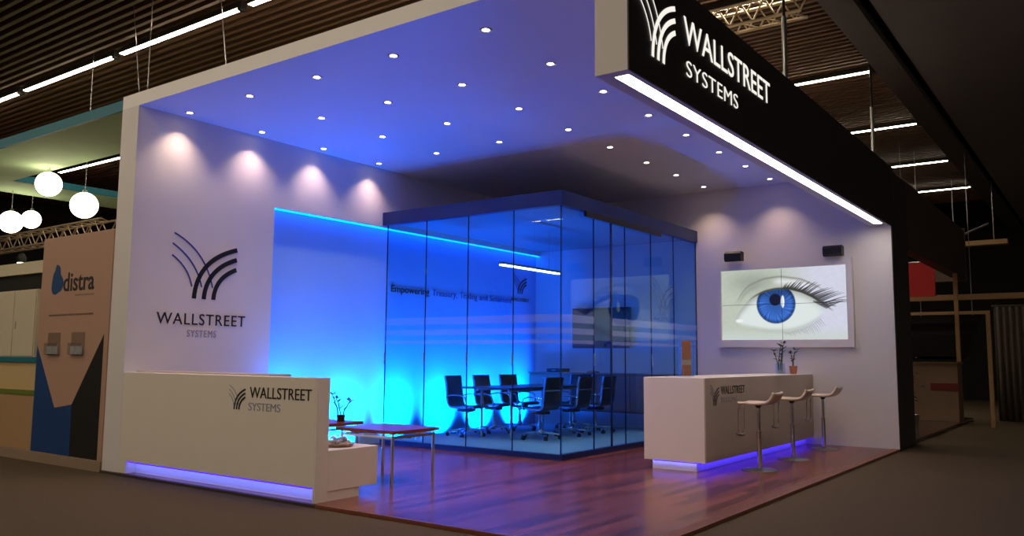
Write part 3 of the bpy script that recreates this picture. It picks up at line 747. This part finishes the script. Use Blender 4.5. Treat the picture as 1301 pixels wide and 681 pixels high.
# ------------------------------------------------------------------ hall lamps
ys = [2.9+3.15*k for k in range(7)]
rows = [(-4.4, 'added farthest behind the viewer'), (-.75, 'over the aisle behind the viewer'), (2.9, 'over the aisle before the stand'), (6.55, 'crossing above the stand'), (10.2, 'second above the stand'), (13.85, 'above the screen wall'), (17.5, 'first beyond the screen wall'), (21.2, 'second beyond the screen wall'), (24.8, 'farthest back')]  # farthest row behind the viewer is added to brighten the front faces
tube0 = None
for x, where in rows:
    for k in range(-3 if x < 0 else 0, 6):  # lamps under the soffit are unseen, added to light the stand's front faces
        y0 = 2.9+3.15*k; zl = 6.0 if k >= 0 else 5.9
        lb = '%s hall lamp from the grey soffit, row %s' % (ordn[k], where) if k >= 0 else '%s added fill lamp under the grey soffit, row %s' % (ordn[-k-1], where)
        L_ = thing('linear_lamp', lb, 'light', (x, y0, zl), 'linear hall lamps')
        if tube0 is None:
            zb = zl
            tube0 = [MB().box(x-.04, x+.04, y0+.05, y0+2.98, zb-.045, zb-.038).build('diffuser', lamp_e, L_),
                     MB().box(x-.045, x+.045, y0+.05, y0+2.98, zb-.037, zb+.03, .004).build('housing', dark, L_)]
            bb = MB(); bb.box(x-.05, x+.05, y0-.02, y0+.05, zb-.08, zb+.05, .006); tube0.append(bb.build('bracket', dark, L_))
        else:
            for o0 in tube0:
                o = o0.copy(); C.objects.link(o); o.parent = L_

# ------------------------------------------------------------------ left neighbour: panel with the distra logo
DXp = 5.25
dp = thing('exhibition_panel', 'tall beige exhibition panel with blue and black shapes left of the stand', 'panel', (DXp, 10.5, .12))
beige = mat('beige_panel', (184, 148, 128), .55, noise=.03)
MB().box(DXp, DXp+.06, 9.70, 11.43, .12, 2.865, .003).build('board', beige, dp)
f = FX(DXp)
MB().prism([(-11.425, 1.47), (-10.876, .69), (-10.45, .745), (-10.435, .125), (-11.425, .125)], f, .001, .003).build('blue_print', mat('deep_blue_print', (8, 62, 122), .5), dp)
MB().prism([(-10.45, .745), (-9.79, 1.60), (-9.79, .125), (-10.435, .125)], f, .001, .003).build('black_print', ink, dp)
text('distra', f, -10.842, -10.087, 2.155, 2.40, .001, .004, bold=.012).build('lettering', mat('dark_print', (44, 36, 40), .5), dp)
b = MB(); P = []
for q in range(28):
    t = 2*math.pi*q/28; rr = .145*(1+.12*math.cos(3*t+.6)); P.append((-11.01+rr*math.cos(t), 2.27+rr*1.05*math.sin(t)))
P = [(u, v+(.07 if abs(u+11.01) < .06 and v > 2.3 else 0)) for u, v in P]
b.prism(P, f, .001, .004); b.build('droplet_mark', mat('droplet_blue', (22, 70, 120), .5), dp)
b = MB()
u = -10.54
while u < -10.1: l = random.uniform(.02, .05); b.prism([(u, 2.085), (u+l, 2.085), (u+l, 2.105), (u, 2.105)], f, .001, .003); u += l+.014
b.build('small_print', mat('faint_print', (150, 124, 112), .5), dp)
b = MB(); u = -11.17
while u < -10.1: l = random.uniform(.02, .07); b.prism([(u, 1.842), (u+l, 1.842), (u+l, 1.864), (u, 1.864)], f, .001, .003); u += l+.012
b.build('small_print', mat('faint_print_dark', (120, 92, 84), .5), dp)
acr = glass('acrylic', (.97, .98, .98), f0=.1)
for y0, side in ((11.15, 'left'), (10.55, 'right')):
    h_ = thing('leaflet_holder', 'clear leaflet holder on the beige panel, the %s one of the pair' % side, 'holder', (DXp, y0-.17, 1.35), 'leaflet holders')
    b = MB(); b.box(DXp-.008, DXp-.003, y0-.33, y0, 1.35, 1.63); b.box(DXp-.05, DXp-.045, y0-.33, y0, 1.35, 1.5); b.box(DXp-.045, DXp-.008, y0-.33, y0, 1.35, 1.356)
    b.box(DXp-.045, DXp-.008, y0-.33, y0-.326, 1.356, 1.5); b.box(DXp-.045, DXp-.008, y0-.004, y0, 1.356, 1.5); b.build('pocket', acr, h_)
    lf = tag(MB().box(DXp-.03, DXp-.014, y0-.30, y0-.03, 1.358, 1.46).build('leaflet', mat('leaflet_paper', (206, 204, 206), .4, noise=.5, scale=18)), 'grey leaflets standing in the %s leaflet holder' % side, 'leaflet', 'leaflets')
struct(MB().box(X0-.02, 9.3, 9.66, 15.5, 0, .12), 'floor_neighbour', mat('pale_plinth', (150, 128, 108), .6, noise=.05))

# banded display counter further left
bw = mat('cream_laminate', (206, 178, 130), .55, noise=.03); wht = mat('ivory_panel', (206, 196, 172), .55, noise=.03)
kc = thing('display_counter', 'cream display counter with teal and green bands left of the tall beige panel', 'counter', (5.6, 12.6, .12))
MB().box(5.30, 5.9, 11.46, 14.2, .12, .82, .004).build('body', mat('tan_laminate', (176, 142, 104), .55, noise=.03), kc)
MB().box(5.29, 5.9, 11.45, 14.2, .82, .885, .003).build('green_band', mat('olive_green', (104, 120, 40), .5), kc)
MB().box(5.31, 5.9, 11.46, 14.2, .885, 1.25).build('upper_body', bw, kc)
MB().box(5.28, 5.92, 11.45, 14.2, 1.25, 1.315, .003).build('teal_band', teal, kc)
cb = thing('display_cabinet', 'ivory display cabinet standing on the teal topped counter', 'cabinet', (5.6, 12.8, 1.315))
MB().box(5.34, 5.9, 11.72, 14.2, 1.315, 2.23, .004).build('body', wht, cb)
for y0 in (11.74, 12.36, 12.98): 
    d_ = MB().box(5.33, 5.339, y0, y0+.6, 1.33, 2.215, .002).build('door', wht, cb); MB().tube([(5.325, y0+.52, 1.7), (5.325, y0+.52, 1.8)], .005, 6).build('handle', steel, d_)
bwall = thing('backing_wall', 'black backing wall with an ivory header band behind the display cabinet', 'panel', (6.2, 12.6, .12))
MB().box(5.93, 6.0, 11.46, 15.4, .12, 2.56).build('board', void, bwall)
MB().box(5.88, 6.02, 11.42, 15.4, 2.56, 2.74, .003).build('header', wht, bwall)

# teal and green canopy
cp = thing('fabric_canopy', 'teal edged green fabric canopy over the neighbouring stand on the left', 'canopy', (7.4, 13, 4.3))
z0, z1 = 4.31, 4.44
b = MB(); b.box(5.24, 5.27, 9.66, 16.4, z0, z1); b.box(6.395, 6.415, 9.9, 15.25, z0+.012, z1); b.box(6.395, 9.1, 15.25, 15.27, z0+.012, z1); b.build('edge_band', teal, cp)
b = MB(); b.box(5.27, 6.395, 9.66, 16.4, z0, z0+.012); b.box(6.395, 9.5, 15.27, 16.4, z0, z0+.012); b.box(9.1, 9.5, 9.66, 15.27, z0, z0+.012); b.box(5.27, 9.5, 16.38, 16.4, z0+.012, z1); b.build('fabric', green_fab, cp)
for x, y in ((5.6, 9.75), (9.4, 9.75), (9.4, 16.3), (5.6, 16.3)): MB().tube([(x, y, z1), (x, y, 6.7)], .006, 6).build('hanging_wire', steel, cp)

for (x, y, z, r_, top), lb in zip(((6.27, 13.64, 4.045, .194, 4.31), (6.424, 12.79, 3.64, .2, 6.1), (6.82, 16.17, 3.737, .2, 4.31), (7.25, 16.36, 3.86, .168, 4.31)),
        ('glowing white globe lamp, highest of the four on the left', 'glowing white globe lamp, closest to the white stand wall', 'glowing white globe lamp, lowest at the left edge', 'glowing white globe lamp, smallest of the four')):
    gl_ = thing('globe_lamp', lb, 'light', (x, y, z), 'white globe lamps')
    b = MB(); bmesh.ops.create_uvsphere(b.bm, u_segments=32, v_segments=20, radius=r_, matrix=Matrix.Translation((x, y, z)))
    for fc in b.bm.faces: fc.smooth = True
    b.build('globe', globe_e, gl_); MB().lathe([(.04, z+r_-.012), (.03, z+r_+.04)], (x, y, 0), 12).build('cap', steel, gl_)
    MB().tube([(x, y, z+r_+.03), (x, y, top)], .005, 6).build('wire', steel, gl_)

def truss(name, label, p0, p1, s_, m_, n):
    p0, p1 = Vector(p0), Vector(p1); t = thing(name, label, 'truss', p0); ax = (p1-p0).normalized(); sd = ax.cross(Vector((0, 0, 1))).normalized()*s_; uz = Vector((0, 0, s_))
    cs = [sd+uz, -sd+uz, -sd-uz, sd-uz]
    b = MB()
    for c in cs: b.tube([p0+c, p1+c], .024, 8)
    b.build('chord', m_, t); b = MB()
    for q in range(n):
        A = p0+(p1-p0)*(q/n); B = p0+(p1-p0)*((q+1)/n)
        for i_ in range(4): b.tube([A+cs[i_], B+cs[(i_+1) % 4]] if q % 2 else [A+cs[(i_+1) % 4], B+cs[i_]], .011, 6)
    b.build('lacing', m_, t); return t
alu = mat('aluminium_truss', (188, 168, 138), .4, metal=.6, noise=.1)
truss('lighting_truss', 'aluminium lattice truss under the slat ceiling behind the black fascia', (10.08, 2.9, 5.72), (10.08, 6.2, 5.72), .13, alu, 22)
truss('lighting_truss', 'aluminium lattice truss below the globe lamps on the left', (8.86, 16.6, 3.95), (9.0, 23.5, 3.95), .16, alu, 24)
sl_ = thing('spot_lamp', 'small bright spot lamp hanging from the left truss under the globes', 'light', (9.107, 20.9, 3.55))
MB().lathe([(.09, 3.5), (.11, 3.62), (.05, 3.72)], (9.107, 20.9, 0), 18).build('can', dark, sl_); MB().lathe([(.085, 3.488), (.088, 3.499)], (9.107, 20.9, 0), 18).build('lens', globe_e, sl_)
MB().tube([(9.107, 20.9, 3.72), (9.107, 20.9, 3.85)], .015, 6).build('clamp', dark, sl_)
for x, lb in ((9.35, 'steel hanging rod holding the black fascia, above its lettering'), (13.6, 'steel hanging rod holding the black fascia near the screen wall')):
    t = thing('hanging_rod', lb, 'rod', (x, 2.92, 4.412)); MB().tube([(x, 2.92, 4.412), (x, 2.92, 5.3)], .03, 10).build('lower_rod', steel, t)
    MB().tube([(x, 2.92, 5.3), (x, 2.92, 6.08)], .018, 8).build('upper_rod', dark, t)
for x, y, z0_, lb in ((6.0, 10.55, 4.44, 'thin hanging cable over the left canopy'), (6.2, 8.9, 4.475, 'thin hanging cable above the logo wall')):
    tag(MB().tube([(x, y, z0_), (x-.15, y+.1, 6.1)], .006, 6).build('hanging_cable', steel), lb, 'cable')

# ------------------------------------------------------------------ right neighbour and the far aisle
nb = thing('dark_booth_wall', 'dark side wall of the neighbouring booth beyond the screen wall', 'panel', (14.6, 2.9, 0))
MB().box(14.16, 15.3, 2.80, 2.9, 0, 4.4, .004).build('board', mat('dark_brown_panel', (46, 36, 36), .5, noise=.1), nb)
fb = thing('dark_fascia', 'dark brown fascia beam of the neighbouring booth beyond the black one', 'beam', (18, 2.8, 3.9))
MB().box(15.3, 21.6, 2.78, 3.0, 3.25, 4.4, .005).build('beam', mat('brown_fascia', (70, 52, 44), .5, noise=.1), fb)
MB().box(21.6, 21.7, 2.74, 3.4, 3.2, 4.42, .004).build('end_cap', mat('brown_cap', (84, 66, 54), .5), fb)
rb = thing('red_banner', 'dark red banner hanging in the neighbouring booth', 'banner', (19.2, 3.5, 3.2))
MB().box(19.2, 19.23, 3.02, 4.3, 2.70, 3.42, .003).build('cloth', mat('red_fabric', (168, 16, 18), .7, noise=.1), rb); MB().tube([(19.21, 3.02, 3.43), (19.21, 4.3, 3.43)], .015, 8).build('pole', steel, rb)
MB().tube([(19.21, 3.6, 3.43), (19.21, 3.6, 6.08)], .004, 6).build('wire', steel, rb)
tanb = mat('tan_beam', (170, 136, 96), .6, noise=.08); tan2 = mat('dim_panel', (140, 112, 92), .6, noise=.08)
fr_ = thing('booth_frame', 'tan post and beam frame at the far end of the right aisle', 'frame', (20, 2.75, 0))
MB().box(20, 20.1, .2, 4.2, 2.66, 2.78, .004).build('beam', tanb, fr_); MB().box(20, 20.08, 2.2, 4.2, 2.35, 2.42, .004).build('beam', tanb, fr_)
MB().box(19.985, 20.07, 2.72, 2.80, 1.35, 3.24, .004).build('post', tanb, fr_); MB().box(19.985, 20.07, 2.14, 2.22, .0, 2.42, .004).build('post', tanb, fr_); MB().box(20, 20.07, 4.12, 4.2, .0, 2.42, .004).build('post', tanb, fr_); MB().box(20, 20.07, .2, .28, 0, 2.66).build('post', tanb, fr_)
bk_ = thing('black_display', 'black tilted display hanging inside the tan frame', 'screen', (20.3, 3, 1.35))
MB().prism([(-4.0, 1.38), (-3.75, 2.34), (-2.3, 2.34), (-2.6, 1.5), (-2.75, 1.38)], FX(20.3), 0, .05).build('panel', void, bk_)
MB().box(20.25, 20.299, 2.6, 3.9, 1.4, 1.46).build('mount', dark, bk_)
for y in (2.5, 3.5): MB().tube([(20.28, y, 2.34), (20.28, y, 6.08)], .006, 6).build('wire', steel, bk_)
dc = thing('reception_desk', 'dim beige desk with a dark red stripe in the neighbouring booth', 'desk', (20.6, 3.2, 0))
MB().box(20.45, 21.1, 2.86, 4.4, .06, 1.3, .004).build('body', tan2, dc); MB().box(20.43, 20.449, 2.86, 3.4, .72, .88, .002).build('red_stripe', mat('maroon', (120, 30, 26), .5), dc); MB().box(20.42, 21.12, 2.84, 4.42, 1.3, 1.34, .003).build('top', tanb, dc)
struct(MB().box(15.3, 22.2, 2.82, 7.5, 0, .06), 'floor_booth', mat('glossy_dark_floor', (58, 46, 40), .12, noise=.1))
tp = thing('potted_tree', 'small dark tree in a pot in the neighbouring booth', 'plant', (17.3, 3.25, .06))
MB().lathe([(.13, .06), (.17, .36), (.15, .36), (.13, .3)], (17.3, 3.25, 0), 20).build('pot', steel, tp)
MB().tube([(17.3, 3.25, .3), (17.32, 3.27, .8), (17.28, 3.24, 1.5)], [.02, .016, .01], 8).build('trunk', mat('bark', (50, 38, 30), .8, noise=.2), tp)
b = MB()
for q in range(150):
    t = random.uniform(0, 6.28); rr = .26*random.random()**.5; z_ = random.uniform(.55, 1.6); p = Vector((17.3+rr*math.cos(t), 3.25+rr*math.sin(t), z_)); d_ = Vector((math.cos(t), math.sin(t), random.uniform(-.6, .3))).normalized(); s1 = d_.cross(Vector((0, 0, 1))).normalized()*.025
    A = [b.bm.verts.new(v) for v in (p, p+d_*.05+s1, p+d_*.12, p+d_*.05-s1)]; b.bm.faces.new(A)
b.build('foliage', leaf, tp)
cw = thing('draped_curtain', 'long dim curtain hanging at the far right of the aisle', 'curtain', (22, 1.8, 0))
b = MB(); P = [(-2.3+.018*q, 0) for q in range(110)]; rowa = []
for z_ in (.02, 2.6): rowa.append([b.bm.verts.new((22+.04*math.sin(q*.9), 2.28-.018*q, z_)) for q in range(110)])
for q in range(109): fc = b.bm.faces.new((rowa[0][q], rowa[0][q+1], rowa[1][q+1], rowa[1][q])); fc.smooth = True
o = b.build('cloth', mat('grey_curtain', (104, 92, 84), .8, noise=.15), cw); md = o.modifiers.new('t', 'SOLIDIFY'); md.thickness = .008
MB().tube([(22, .3, 2.63), (22, 2.32, 2.63)], .02, 8).build('rail', steel, cw)
cb_ = thing('unlit_batten', 'pale unlit ceiling batten with a thin brace over the far aisle', 'beam', (24, 3, 4.4))
MB().box(24, 24.25, 2.1, 3.55, 4.3, 4.42, .005).build('batten', tanb, cb_); MB().tube([(24.1, 3.55, 4.42), (24.1, 2.5, 4.85)], .025, 8).build('brace', steel, cb_)
for y in (2.4, 3.3): MB().tube([(24.1, y, 4.42), (24.1, y, 6.08)], .008, 6).build('wire', steel, cb_)
